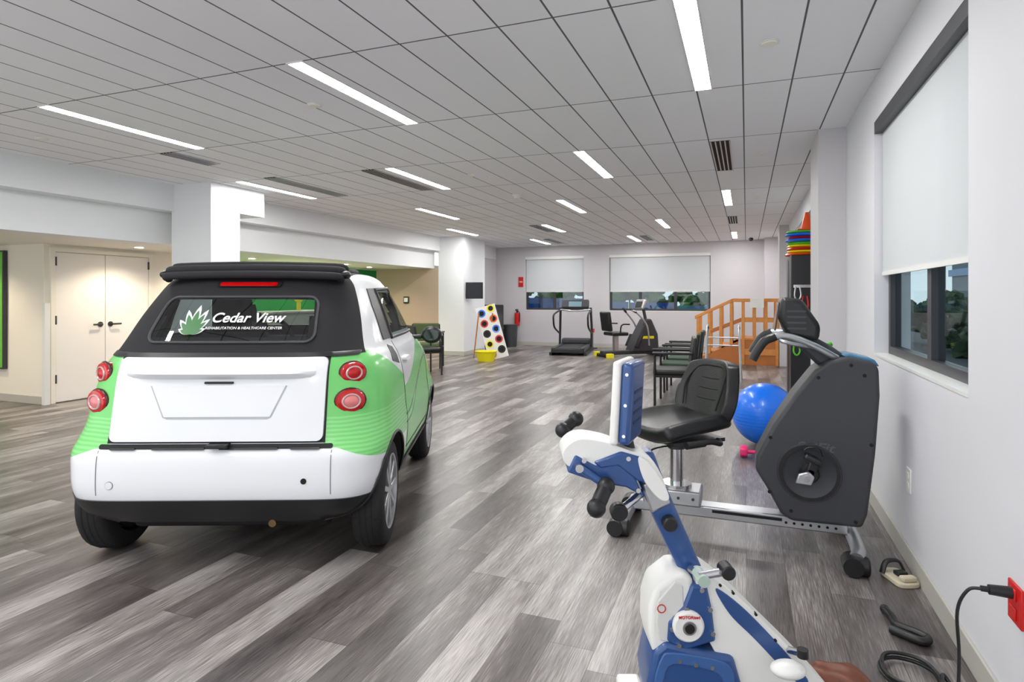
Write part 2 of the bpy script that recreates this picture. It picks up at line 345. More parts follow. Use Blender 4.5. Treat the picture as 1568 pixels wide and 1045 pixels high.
# ---------------------------------------------------------------- CAR
def car_mat():
    m=bpy.data.materials.new('car_paint_two_tone'); m.use_nodes=True; nt=m.node_tree; b=nt.nodes['Principled BSDF']
    tc=nt.nodes.new('ShaderNodeTexCoord'); sp=nt.nodes.new('ShaderNodeSeparateXYZ'); nt.links.new(tc.outputs['Object'],sp.inputs[0])
    X=M(nt,'ABSOLUTE',sp.outputs['X']); Y=sp.outputs['Y']; Z=sp.outputs['Z']
    def AND(*a):
        r=a[0]
        for k in a[1:]: r=M(nt,'MULTIPLY',r,k)
        return r
    GT=lambda a,b:M(nt,'GREATER_THAN',a,b); LT=lambda a,b:M(nt,'LESS_THAN',a,b)
    rear=AND(GT(X,0.515),LT(Y,0.85),GT(Z,M(nt,'SUBTRACT',0.618,M(nt,'MULTIPLY',M(nt,'MAXIMUM',M(nt,'SUBTRACT',X,0.58),0.0),0.35))),LT(Z,M(nt,'SUBTRACT',1.066,M(nt,'MULTIPLY',M(nt,'MAXIMUM',M(nt,'SUBTRACT',Y,0.36),0.0),0.40))))
    wave=M(nt,'ADD',M(nt,'MULTIPLY',M(nt,'COSINE',M(nt,'MULTIPLY',M(nt,'SUBTRACT',Y,1.9),3.0)),0.13),0.93)
    side=AND(GT(X,0.5),GT(Y,0.80),GT(Z,0.36),LT(Z,wave))
    green=M(nt,'MAXIMUM',rear,side)
    ln=M(nt,'LESS_THAN',M(nt,'ABSOLUTE',M(nt,'SUBTRACT',Z,M(nt,'SUBTRACT',wave,0.17))),0.006)
    ln2=M(nt,'LESS_THAN',M(nt,'ABSOLUTE',M(nt,'SUBTRACT',Z,M(nt,'SUBTRACT',M(nt,'MULTIPLY',wave,1.25),0.42))),0.006)
    dline=AND(M(nt,'MAXIMUM',ln,ln2),side)
    fab=AND(GT(Z,1.055),LT(Y,M(nt,'ADD',M(nt,'MULTIPLY',M(nt,'SUBTRACT',Z,1.06),0.72),0.33)))
    fab=M(nt,'MAXIMUM',fab,AND(GT(Z,1.475),LT(X,0.5)))
    blk=LT(Z,0.375)
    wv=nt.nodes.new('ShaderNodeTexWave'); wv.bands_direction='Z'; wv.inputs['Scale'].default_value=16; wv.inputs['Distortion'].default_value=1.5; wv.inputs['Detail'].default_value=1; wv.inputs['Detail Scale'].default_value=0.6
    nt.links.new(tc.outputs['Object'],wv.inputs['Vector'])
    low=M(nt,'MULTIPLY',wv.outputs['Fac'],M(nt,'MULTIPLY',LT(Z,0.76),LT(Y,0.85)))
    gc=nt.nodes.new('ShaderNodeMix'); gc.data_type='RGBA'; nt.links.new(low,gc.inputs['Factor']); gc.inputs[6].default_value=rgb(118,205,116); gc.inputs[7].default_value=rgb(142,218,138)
    gd=nt.nodes.new('ShaderNodeMix'); gd.data_type='RGBA'; nt.links.new(dline,gd.inputs['Factor']); nt.links.new(gc.outputs[2],gd.inputs[6]); gd.inputs[7].default_value=rgb(50,130,55)
    a=nt.nodes.new('ShaderNodeMix'); a.data_type='RGBA'; nt.links.new(green,a.inputs['Factor']); a.inputs[6].default_value=rgb(226,228,231); nt.links.new(gd.outputs[2],a.inputs[7])
    gm=nt.nodes.new('ShaderNodeNewGeometry')
    c=nt.nodes.new('ShaderNodeMix'); c.data_type='RGBA'; dk=M(nt,'MAXIMUM',M(nt,'MAXIMUM',fab,blk),gm.outputs['Backfacing']); nt.links.new(dk,c.inputs['Factor']); nt.links.new(a.outputs[2],c.inputs[6])
    c.inputs[7].default_value=rgb(34,34,37)
    nt.links.new(c.outputs[2],b.inputs['Base Color'])
    nt.links.new(M(nt,'ADD',0.22,M(nt,'MULTIPLY',dk,0.5)),b.inputs['Roughness'])
    b.inputs['Specular IOR Level'].default_value=0.3
    nt.links.new(M(nt,'MULTIPLY',M(nt,'SUBTRACT',1,dk),0.2),b.inputs['Coat Weight']); b.inputs['Coat Roughness'].default_value=0.06
    return m
carp=car_mat()
carwhite=mat('car_white',rgb(226,228,231),0.22,coat=0.2,spec=.3)
cargap=mat('car_gap',rgb(20,20,22),0.7)
fabric=mat('soft_top_fabric',rgb(30,30,33),0.8,bump=0.3,nscale=300)
carglass=glassm('car_glass',(0.50,0.56,0.55,1),0.10)
taillens=mat('tail_lens_red',rgb(190,8,14),0.12,coat=0.6)
tailclear=mat('tail_lens_clear',rgb(225,130,130),0.12,coat=0.6)
KEY=[(.20,.64,.16,2.52,5),(.25,.70,.06,2.62,6),(.30,.755,.03,2.66,8),(.40,.787,.0,2.69,9),(.52,.80,.0,2.69,9),(.59,.802,.01,2.66,9),(.625,.80,.03,2.64,8.5),(.70,.79,.045,2.60,7),
(.85,.778,.07,2.48,6),(.95,.76,.088,2.36,5.6),(1.02,.735,.108,2.22,5.2),(1.08,.70,.14,2.10,4.8),(1.25,.645,.27,1.87,4.4),(1.38,.595,.395,1.68,4.2),(1.44,.565,.46,1.58,4),(1.48,.525,.54,1.48,3.8),(1.505,.43,.68,1.34,3.4),(1.515,.25,.85,1.2,3)]
def ringp(z):
    z=max(KEY[0][0],min(KEY[-1][0],z))
    for i in range(len(KEY)-1):
        a,b=KEY[i],KEY[i+1]
        if z<=b[0]+1e-9:
            t=(z-a[0])/(b[0]-a[0])
            p0=KEY[max(i-1,0)];p3=KEY[min(i+2,len(KEY)-1)]; out=[]
            for k in range(1,5):
                ta=(b[k]-p0[k])/(b[0]-p0[0])*(b[0]-a[0]); tb=(p3[k]-a[k])/(p3[0]-a[0])*(b[0]-a[0])
                t2=t*t;t3=t2*t
                out.append((2*t3-3*t2+1)*a[k]+(t3-2*t2+t)*ta+(-2*t3+3*t2)*b[k]+(t3-t2)*tb)
            return out
def rear_y(x,z):
    w,y0,y1,n=ringp(z); b=(y1-y0)/2; t=min(abs(x/w),0.9995); return (y0+y1)/2-b*(1-t**n)**(1/n)
def side_x(y,z):
    w,y0,y1,n=ringp(z); b=(y1-y0)/2; t=min(abs((y-(y0+y1)/2)/b),0.9995); return w*(1-t**n)**(1/n)
car=group('car',(-2.380,2.195,0),math.radians(22.3))
bm=bmesh.new(); NS=208; rings=[]
zs=[]
for i in range(len(KEY)-1):
    k=max(2,int((KEY[i+1][0]-KEY[i][0])/0.02))
    zs+= [KEY[i][0]+(KEY[i+1][0]-KEY[i][0])*j/k for j in range(k)]
zs.append(KEY[-1][0])
for z in zs:
    w,y0,y1,n=ringp(z); b=(y1-y0)/2; yc=(y0+y1)/2; ring=[]
    for k in range(NS):
        a=2*math.pi*(k+.5)/NS; c,s=math.cos(a),math.sin(a); r=(abs(c)**n+abs(s)**n)**(-1/n)
        ring.append(bm.verts.new((w*c*r,yc+b*s*r,z)))
    rings.append(ring)
for A,B in zip(rings,rings[1:]):
    for k in range(NS): bm.faces.new((A[k],A[(k+1)%NS],B[(k+1)%NS],B[k]))
bm.faces.new(rings[0]); bm.faces.new(rings[-1])
shell=finish('body_shell',bm,carp,None,smooth=True,angle=50)
WR,WF=0.43,2.22
RWELL=.318
cut=[]
for yy in (WR,WF):
    for sx in (-1,1):
        o=cyl('cut',(sx*0.56,yy,0.285),(sx*1.0,yy,0.285),RWELL,blackm,seg=64); cut.append(o)
        md=shell.modifiers.new('b','BOOLEAN'); md.object=o; md.operation='DIFFERENCE'; md.solver='EXACT'
        try: md.material_mode='TRANSFER'
        except Exception: pass
dg=bpy.context.evaluated_depsgraph_get()
nm=bpy.data.meshes.new_from_object(shell.evaluated_get(dg)); shell.modifiers.clear(); shell.data=nm
for o in cut: bpy.data.objects.remove(o)
bm=bmesh.new(); bm.from_mesh(nm); dl=[]
for f in bm.faces:
    c=f.calc_center_median(); n=f.normal; ax=abs(c.x)
    if c.y<.8 and ax<.385*(1-.1*(c.z-1.12)) and 1.135<c.z<1.335 and n.y<-.3 and ax<.6: dl.append(f)
    elif ax>.4 and .86<c.y<1.93-(c.z-1.12)*1.5 and 1.12<c.z<1.385: dl.append(f)
    elif c.y>1.5 and ax<.5 and 1.12<c.z<1.38 and n.y>.4: dl.append(f)
bmesh.ops.delete(bm,geom=dl,context='FACES'); bm.to_mesh(nm); bm.free()
shell.parent=car
def patch(name,poly,mapf,m,off=0.004,step=0.03,base=0.0,parent=car):
    """polygon in 2D draped on the body; mapf(u,v,off)->Vector"""
    bm=bmesh.new(); bm.faces.new([bm.verts.new((p[0],p[1],0)) for p in poly])
    us=[p[0] for p in poly]; vs=[p[1] for p in poly]
    for ax,lo,hi in ((0,min(us),max(us)),(1,min(vs),max(vs))):
        t=lo+step
        while t<hi-1e-4:
            co=(t,0,0) if ax==0 else (0,t,0); no=(1,0,0) if ax==0 else (0,1,0)
            bmesh.ops.bisect_plane(bm,geom=bm.verts[:]+bm.edges[:]+bm.faces[:],plane_co=co,plane_no=no); t+=step
    ed=[e for e in bm.edges if e.is_boundary]
    r=bmesh.ops.extrude_edge_only(bm,edges=ed); nv=set(v for v in r['geom'] if isinstance(v,bmesh.types.BMVert))
    for v in bm.verts: v.co=mapf(v.co.x,v.co.y,base-0.01 if v in nv else off)
    return finish(name,bm,m,parent,smooth=True,angle=50)
def outline(name,poly,mapf,m,r,off=.004,sub=4,flat=1.0):
    pts=[]; N=len(poly)
    for i in range(N):
        a,b=poly[i],poly[(i+1)%N]
        for k in range(sub): pts.append(mapf(a[0]+(b[0]-a[0])*k/sub,a[1]+(b[1]-a[1])*k/sub,off))
    pts.append(pts[0]); tube(name,pts,r,m,car,smooth=False,seg=8,flat=flat)
RE=lambda x,z,o:Vector((x,rear_y(x,z)-o,z))
SR=lambda y,z,o:Vector((side_x(y,z)+o,y,z))
SL=lambda y,z,o:Vector((-side_x(y,z)-o,y,z))
# tailgate
patch('tailgate_gap',[(-.522,.642),(.522,.642),(.518,1.058),(-.518,1.058)],RE,cargap,0.003)
patch('tailgate',rrect(-.512,.512,.652,1.050,.03),RE,carwhite,0.016,0.025)
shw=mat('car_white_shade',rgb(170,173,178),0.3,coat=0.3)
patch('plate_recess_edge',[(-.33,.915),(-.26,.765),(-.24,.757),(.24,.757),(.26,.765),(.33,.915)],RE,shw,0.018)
patch('plate_recess',[(-.324,.917),(-.254,.768),(.254,.768),(.324,.917)],RE,carwhite,0.0195)
bm=bmesh.new()
L=[]
for i in range(25):
    x=-.46+.92*i/24; y=rear_y(x,.96)-.014; k=1-abs(x/.46)**6
    L.append([bm.verts.new((x,y+.01,.995)),bm.verts.new((x,y-.038*k,.985)),bm.verts.new((x,y-.045*k,.975)),bm.verts.new((x,y-.03*k,.962)),bm.verts.new((x,y+.01,.935))])
for A,B in zip(L,L[1:]):
    for k in range(4): bm.faces.new((A[k],A[k+1],B[k+1],B[k]))
finish('tailgate_lip',bm,carwhite,car,smooth=True)
patch('tailgate_handle',rrect(-.07,.07,.925,.935,.004),RE,cargap,0.024)
patch('bumper_gap',rrect(-.56,.56,.616,.638,.01),RE,cargap,0.004)
for i,(a,b) in enumerate(((-.50,-.38),(-.3,-.05),(.02,.3),(.36,.50))): patch('bumper_strip_%d'%i,rrect(a,b,.614,.624,.004),RE,black,0.012)
box('tow_latch',(-.03,-.015,.625),(.07,.05,.645),black,car,bevel=.005)
for sx in (-1,1):
    patch('bumper_seam',[(sx*.555,.40),(sx*.559,.40),(sx*.559,.61),(sx*.555,.61)],RE,mat('seam_grey',rgb(120,122,125),0.6),0.0015)
patch('bumper_lower_trim',[(-.60,.262),(.60,.262),(.66,.30),(.73,.375),(-.73,.375),(-.66,.30)],RE,black,0.012,0.04)
for i,x in enumerate((-.53,-.22,.22,.53)):
    y=rear_y(x,.33); cyl('trim_clip_%d'%i,(x,y-.016,.36),(x,y,.36),.012,blackm,car)
y=rear_y(-.49,.45); cyl('tow_cap',(-.49,y-.003,.45),(-.49,y+.01,.45),.019,mat('seam_grey',rgb(120,122,125)),car); cyl('tow_cap_face',(-.49,y-.005,.45),(-.49,y+.01,.45),.017,carwhite,car)
y=rear_y(.43,.465); cyl('tow_hole',(.43,y-.003,.465),(.43,y+.01,.465),.014,blackm,car)
cyl('exhaust_tip',(.27,.03,.252),(.27,.2,.252),.018,mat('brass_exhaust',rgb(120,98,68),.35,.8),car); box('exhaust_hanger',(.26,.04,.27),(.28,.06,.3),black,car)
box('underbody',(-.5,.2,.17),(.5,2.45,.26),blackm,car,bevel=.03)
# interior
for sx in (-1,1):
    box('front_seat_back',(sx*.33-.21,.95,.45),(sx*.33+.21,1.10,1.14),blackm,car,bevel=.06,seg=4); box('head_restraint',(sx*.33-.12,.92,1.12),(sx*.33+.12,1.02,1.36),blackm,car,bevel=.04,seg=4)
    box('front_seat_base',(sx*.33-.22,1.05,.40),(sx*.33+.22,1.5,.60),blackm,car,bevel=.05,seg=3)
box('parcel_shelf',(-.55,.2,.95),(.55,.9,1.02),blackm,car,bevel=.01); box('dashboard',(-.58,1.75,.80),(.58,2.0,1.05),blackm,car,bevel=.04,seg=3)
lathe('steering_wheel',[(.165,-.012),(.18,0),(.165,.012),(.15,0),(.165,-.012)],black,car,'Y',(-.33,1.62,1.02)); box('interior_mirror',(-.10,1.55,1.33),(.10,1.57,1.38),black,car,bevel=.01)
box('third_roll_bar',(-.5,.88,1.38),(.5,.94,1.46),blackm,car,bevel=.02)
# tail lights: dark bezel, red lens, pale ring, red centre
ringm=mat('lamp_ring',rgb(215,190,190),.15,.3)
for sx in (-1,1):
    for z,rw,rh,ring in ((.965,.070,.056,False),(.83,.076,.060,True)):
        x=sx*.625; e1=.01
        p=Vector((x,rear_y(x,z),z)); dx=(rear_y(x+e1,z)-rear_y(x-e1,z))/(2*e1)
        n=Vector((dx*.8,-1,0)).normalized(); q=n.to_track_quat('Z','Y')
        ball('tail_lamp_bezel',p-n*.006,1,mat('lamp_bezel',rgb(70,20,22),.3,.1),car,sc=(rw*1.08,rh*1.10,.022),q=q)
        lathe('tail_lamp_lens',[(0,.018),(.5,.017),(.9,.012),(1.0,.0),(1.0,-.03)],taillens,car,'Z',p,q=q,sc=(rw,rh,1))
        lathe('tail_lamp_ring',[(.50,.0175),(.54,.0215),(.60,.0215),(.64,.016)],ringm,car,'Z',p,q=q,sc=(rw,rh,1))
        lathe('tail_lamp_core',[(0,.026),(.3,.024),(.48,.017)],tailclear if ring else taillens,car,'Z',p,q=q,sc=(rw,rh,1))
# soft top
RW=[(p[0]*(1-.06*(p[1]-1.12)/.2),p[1]) for p in rrect(-.425,.425,1.12,1.35,.05)]
outline('rear_window_seal',RW,RE,mat('seal_black',rgb(60,60,64),.5),0.008,.006)
patch('rear_window',RW,RE,carglass,0.005,0.025,base=.012)
patch('soft_top_lower_seam',rrect(-.64,.64,1.05,1.072,.008),RE,black,0.012)
patch('brake_light_housing',rrect(-.175,.175,1.405,1.437,.014),RE,black,0.010,.02)
patch('brake_light',rrect(-.155,.155,1.41,1.432,.01),RE,taillens,0.016,.02)
for i,(yy,zz,r) in enumerate(((.455,1.467,.022),(.50,1.500,.026),(.56,1.522,.022))):
    tube('soft_top_fold_%d'%i,[(-.48,yy+.05,zz-.015),(-.43,yy,zz),(0,yy-.015,zz+.008),(.43,yy,zz),(.48,yy+.05,zz-.015)],r,fabric,car)
for sx in (-1,1): ball('soft_top_hinge',(sx*.50,.52,1.475),.03,black,car,sc=(1.0,1.6,.8))
box('soft_top_pleats',(-.46,.5,1.47),(.46,1.05,1.525),fabric,car,bevel=.02)
def text(name,s,size,loc,rx,m,parent,sx=1.0,shear=0.0,bold=.012):
    cu=bpy.data.curves.new(name,'FONT'); cu.body=s; cu.size=size; cu.align_x='CENTER'; cu.align_y='CENTER'; cu.extrude=.0008; cu.offset=size*bold; cu.shear=shear
    o=bpy.data.objects.new(name,cu); COL.objects.link(o); o.data.materials.append(m); o.parent=parent; o.location=loc; o.rotation_euler=rx; o.scale=(sx,1,1); return o
decal=mat('decal_white',rgb(225,228,226),.4)
tilt=math.radians(90-36)
text('window_lettering','Cedar View',.084,(.065,rear_y(.06,1.240)-.016,1.240),(tilt,0,0),decal,car,0.92,.2,.018)
text('window_sublettering','REHABILITATION & HEALTHCARE CENTER',.0215,(.06,rear_y(.06,1.190)-.016,1.190),(tilt,0,0),decal,car,0.95)
def fr(x,z,o=.0115): return Vector((x,rear_y(x,z)-o,z))
cx,cz=-.205,1.160
def leafset(nm,sc,m,o):
    bm=bmesh.new()
    for a,l,wd in ((90,.20,.026),(68,.18,.024),(114,.18,.024),(45,.145,.02),(138,.145,.02),(22,.10,.017),(160,.10,.017)):
        a=math.radians(a); d=Vector((math.cos(a),math.sin(a))); nn=Vector((-d.y,d.x)); P=[]
        for k in range(7):
            t=k/6; P.append((cx+d.x*l*t*sc+nn.x*wd*sc*math.sin(math.pi*t)**.7,cz+(d.y*l*t*sc+nn.y*wd*sc*math.sin(math.pi*t)**.7)))
        for k in range(5,0,-1):
            t=k/6; P.append((cx+d.x*l*t*sc-nn.x*wd*sc*math.sin(math.pi*t)**.7,cz+(d.y*l*t*sc-nn.y*wd*sc*math.sin(math.pi*t)**.7)))
        bm.faces.new([bm.verts.new(fr(*p,o)) for p in P])
    finish(nm,bm,m,car)
leafset('window_leaf_decal',.74,decal,.011); leafset('window_leaf_core',.60,mat('decal_green',rgb(70,120,75),.4),.0125)
# side glass, door lines, handle
for nm,SD in (('right',SR),('left',SL)):
    patch('quarter_window_'+nm,[(.64,1.10),(.655,1.30),(.70,1.40),(.87,1.405),(.87,1.10)],SD,black,0.006,.05)
    G=[(.86,1.10),(.86,1.395),(1.38,1.41),(1.56,1.36),(1.98,1.10)]
    patch('side_window_'+nm,G,SD,carglass,0.005,.05,base=.012)
    outline('side_window_seal_'+nm,G,SD,black,0.011,.006)
    for nm2,P in (('rear',[(.84,.42),(.848,.42),(.848,1.08),(.84,1.08)]),('front',[(1.93,.42),(1.938,.42),(1.968,1.05),(1.96,1.05)]),('bottom',[(.84,.42),(1.94,.42),(1.94,.428),(.84,.428)])):
        patch('door_gap_%s_%s'%(nm2,nm),P,SD,cargap,0.0015,.05)
    patch('sill_'+nm,[(.76,.24),(1.84,.24),(1.84,.36),(.76,.36)],SD,black,0.01,.05)
    patch('door_handle_'+nm,rrect(.90,1.06,.95,.975,.01),SD,whitep,0.03,.04)
    patch('side_intake_'+nm,[(.62,.98),(.78,.95),(.77,1.05),(.68,1.07)],SD,black,0.004,.05)
FR=lambda x,z,o:Vector((x,(lambda w,y0,y1,n:(y0+y1)/2+(y1-y0)/2*(1-min(abs(x/w),.9995)**n)**(1/n))(*ringp(z))+o,z))
patch('windscreen',[(-.56,1.10),(.56,1.10),(.50,1.40),(-.50,1.40)],FR,carglass,0.006,.05,base=.012)
mirg=mat('mirror_glass',rgb(70,78,74),.05,.9)
for sx in (-1,1):
    ball('mirror_shell',(sx*.85,1.74,1.06),1,black,car,sc=(.08,.05,.066)); box('mirror_stalk',(sx*.72-.05,1.72,1.03),(sx*.76+.02,1.77,1.06),black,car,bevel=.01)
    prism('mirror_glass',[(sx*.852+.056*math.cos(k*math.pi/12),1.062+.044*math.sin(k*math.pi/12)) for k in range(24)],1.686,1.692,mirg,car)
    ball('head_lamp',(sx*.60,2.46,.72),1,whitep,car,sc=(.10,.10,.09))
    for yy in (WR,WF):
        pts=[]
        for k in range(37):
            a=math.radians(-20+220*k/36); py=yy+(RWELL+.004)*math.cos(a); pz=.285+(RWELL+.004)*math.sin(a)
            if pz>.22 and 0.05<py<2.64: pts.append((sx*(side_x(py,pz)+.001),py,pz))
        tube('arch_lip',pts,.008,black,car,smooth=False,seg=8)
        xo=sx*.775; s=-sx
        w=.165
        prof=[(.20,0),(.225,0.0),(.262,.006),(.278,.02),(.285,.045),(.285,w-.045),(.278,w-.02),(.262,w-.006),(.225,w),(.20,w),(.20,0)]
        lathe('tire',[(r,s*h) for r,h in prof],rubber,car,'X',(xo,yy,.285))
        lathe('rim',[(.205,s*.004),(.205,s*.0),(.19,s*.004),(.185,s*.05),(.18,s*.14),(.17,s*.14)],alum,car,'X',(xo,yy,.285))
        cyl('brake_disc',(xo+s*.07,yy,.285),(xo+s*.08,yy,.285),.12,bronze,car); cyl('hub_cap',(xo+s*.008,yy,.285),(xo+s*.06,yy,.285),.04,alum,car)
        cyl('rim_back',(xo+s*.10,yy,.285),(xo+s*.16,yy,.285),.18,blackm,car)
        bm=bmesh.new()
        for k in range(9):
            a=2*math.pi*k/9
            mm=Matrix.Translation((xo+s*.018,yy,.285))@Matrix.Rotation(a,4,'X')@Matrix.Translation((0,.11,0))@Matrix.Diagonal((.02,.165,.030,1))
            bmesh.ops.create_cube(bm,size=1,matrix=mm)
        finish('spokes',bm,alum,car,bevel=.004)
        for k in range(3):
            lathe('tread_groove_%d'%k,[(.2862,s*(.05+k*.03)),(.2862,s*(.056+k*.03))],blackm,car,'X',(xo,yy,.285))
for yy in (WR,WF): cyl('axle',(-.62,yy,.285),(.62,yy,.285),.03,blackm,car)
# ---------------------------------------------------------------- recumbent bike (along X at Y=3.65)
b=group('recumbent_exercise_bike',(0,3.65,0))
prism('rail',[(-.62,.10),(.50,.10),(.50,.165),(-.62,.165)],-.055,.055,alum,b,bevel=.008)
prism('rail_slot',[(-.18,.135),(.18,.135),(.18,.15),(-.18,.15)],-.058,-.05,blackm,b)
for i in range(7): cyl('rail_hole_%d'%i,(.20+i*.04,-.057,.13),(.20+i*.04,-.05,.13),.007,blackm,b)
tube('front_foot',[(.50,-.30,.075),(.52,-.2,.09),(.52,.2,.09),(.50,.30,.075)],.035,alum,b)
tube('rear_foot',[(-.66,-.22,.07),(-.66,.22,.07)],.035,alum,b,smooth=False)
for x in (.51,-.66):
    for y in (-.30 if x>0 else -.22,.30 if x>0 else .22):
        cyl('foot_cap',(x-.045,y,.046),(x+.045,y,.046),.046,black,b,bevel=.01); cyl('wheel_cap',(x-.03,y-.05,.05),(x-.03,y+.05,.05),.045,black,b)
box('seat_carriage',(-.56,-.10,.165),(-.24,.10,.25),alum,b,bevel=.01)
for i in range(4): cyl('carriage_bolt_%d'%i,(-.52+i*.08,-.105,.21),(-.52+i*.08,-.098,.21),.008,bronze,b)
cyl('post_flange',(-.38,0,.25),(-.38,0,.27),.085,chrome,b); cyl('seat_post',(-.38,0,.27),(-.38,0,.53),.038,chrome,b); cyl('post_collar',(-.38,0,.47),(-.38,0,.53),.05,bronze,b)
cyl('yellow_lever',(-.47,-.08,.525),(-.30,-.10,.53),.012,yellow,b); ball('yellow_knob',(-.47,-.08,.525),.02,yellow,b)
tube('seat_cable',[(-.36,-.03,.50),(-.52,-.1,.46),(-.54,-.08,.32),(-.50,0,.25)],.005,blackm,b)
sgroup=bpy.data.objects.new('seat',None); COL.objects.link(sgroup); sgroup.parent=b; sgroup.location=(-.36,0,.53); sgroup.rotation_euler=(0,0,math.radians(-45))
box('seat_pan',(-.17,-.18,0),(.17,.18,.02),bronze,sgroup)
def cushion(name,nx,ny,f,m,parent,th=.06):
    bm=bmesh.new(); G=[]
    for j in range(ny+1):
        G.append([bm.verts.new(f(i/nx*2-1,j/ny)) for i in range(nx+1)])
    for j in range(ny):
        for i in range(nx): bm.faces.new((G[j][i],G[j][i+1],G[j+1][i+1],G[j+1][i]))
    o=finish(name,bm,m,parent,smooth=True,angle=80)
    md=o.modifiers.new('s','SOLIDIFY'); md.thickness=th; md.offset=0
    md=o.modifiers.new('bv','BEVEL'); md.width=th*.42; md.segments=4; md.limit_method='ANGLE'
    return o
def fseat(u,v):
    wv=.235*(1-.12*(abs(v-.45)*2)**3); return Vector((u*wv, -.26+.46*v, .07+.045*abs(u)**2.5+.03*(1-v)**4*-1+.02*v))
def fback(u,v):
    wv=.235*(1-.30*max(0,v-.35)**1.5/.65)*(1-.2*(1-v)**6)
    return Vector((u*wv,.20+.10*v-.07*abs(u)**2.5,.10+.34*v-.02*abs(u)**4*(v>.5)))
cushion('cushion',14,12,fseat,vinylb,sgroup,.085); cushion('backrest',14,12,fback,vinylb,sgroup,.07)
for k,zz in enumerate((.22,.28,.34)):
    yb=.20+.1*(zz-.10)/.34-.036
    tube('back_stitch_%d'%k,[(-.13,yb-.006,zz),(0,yb,zz-.006),(.13,yb-.006,zz)],.0045,blackm,sgroup)
tube('back_inset_piping',[(-.14,.135,.17),(-.155,.175,.30),(-.11,.235,.395),(0,.25,.41),(.11,.235,.395),(.155,.175,.30),(.14,.135,.17)],.005,blackm,sgroup)
for sx in (-1,1):
    tube('armrest',[(sx*.20,.10,.02),(sx*.27,.05,.02),(sx*.27,-.02,.035),(sx*.27,-.16,.03)],.015,black,sgroup)
    tube('arm_grip',[(sx*.27,-.06,.033),(sx*.27,-.18,.03)],.020,black,sgroup,smooth=False)
SP=[(.33,.965),(.40,1.02),(.49,1.045),(.60,1.02),(.625,.99),(.63,.85),(.61,.55),(.575,.24),(.55,.17),(.22,.165),(.17,.20),(.10,.33),(.045,.42),(.05,.49),(.13,.66),(.24,.84)]
prism('shroud',SP,-.13,.13,charcoal,b,bevel=.03,seg=4)
prism('shroud_top_panel',[(.46,1.050),(.50,1.056),(.61,1.03),(.632,.995),(.60,1.0),(.49,1.025)],-.10,.10,mat('blue_grey_panel',rgb(60,120,155),.3),b,bevel=.008)
lathe('crank_recess',[(.0,-.134),(.125,-.134),(.135,-.142),(.15,-.142),(.155,-.13)],charcoal,b,'Y',(.305,0,.43))
lathe('crank_ring',[(.128,-.1445),(.146,-.1445)],black,b,'Y',(.305,0,.43))
cyl('crank_axle',(.305,-.19,.43),(.305,.19,.43),.03,black,b); lathe('crank_hub',[(0,-.165),(.04,-.165),(.05,-.145)],black,b,'Y',(.305,0,.43))
prism('crank_arm',[(.27,.40),(.31,.39),(.345,.47),(.355,.52),(.315,.53)],-.19,-.165,black,b,bevel=.008)
box('pedal',(.27,-.28,.515),(.35,-.20,.545),black,b,bevel=.01,rot=(0,math.radians(25),0)); tube('pedal_strap',[(.275,-.24,.53),(.28,-.24,.58),(.34,-.24,.59),(.36,-.24,.55)],.012,black,b,flat=.4)
prism('silver_pedal',[(.235,.39),(.31,.385),(.325,.43),(.30,.455),(.25,.44)],-.215,-.192,alum,b,bevel=.006); cyl('silver_pedal_pin',(.29,-.22,.42),(.29,-.19,.42),.016,chrome,b)
box('far_pedal',(.22,.20,.31),(.31,.30,.345),black,b,bevel=.01)
for px,pz in ((.12,.60),(.115,.31),(.52,.20),(.59,.60),(.50,1.0),(.35,.93),(.56,.95),(.22,.22)): cyl('screw',(px,-.134,pz),(px,-.128,pz),.009,blackm,b)
text('shroud_lettering','SciFit',.065,(.33,-.1315,.565),(math.radians(90),0,0),mat('letter_grey',rgb(84,86,90),.5),b,1.3,.3)
prism('mast',[(.36,.98),(.50,1.03),(.42,1.09),(.30,1.16),(.20,1.17),(.22,1.12)],-.06,.06,charcoal,b,bevel=.02)
for sy in (-1,1):
    tube('handlebar',[(.44,sy*.08,1.03),(.32,sy*.16,1.10),(.20,sy*.20,1.145),(.10,sy*.22,1.13),(.03,sy*.22,1.03)],.018,alum,b)
    tube('grip',[(.14,sy*.21,1.145),(.09,sy*.22,1.12),(.055,sy*.22,1.07),(.03,sy*.22,1.02)],.023,black,b)
prism('display_head',[(.20,1.14),(.35,1.12),(.36,1.20),(.27,1.34),(.17,1.35),(.16,1.25)],-.16,.16,black,b,bevel=.025,seg=3)
box('display_screen',(.150,-.12,1.17),(.158,.12,1.32),mat('screen_dark',rgb(20,30,40),.1),b,rot=(0,math.radians(8),0))
for k in range(4): box('display_vent_%d'%k,(.20,-.163,1.18+k*.03),(.29,-.158,1.19+k*.03),charcoal,b)
tube('towel_bar',[(.35,-.1,1.08),(.18,-.25,1.12),(.16,-.05,1.13)],.01,alum,b)
cyl('green_lever',(.34,.10,1.04),(.44,.14,1.09),.014,greenp,b)
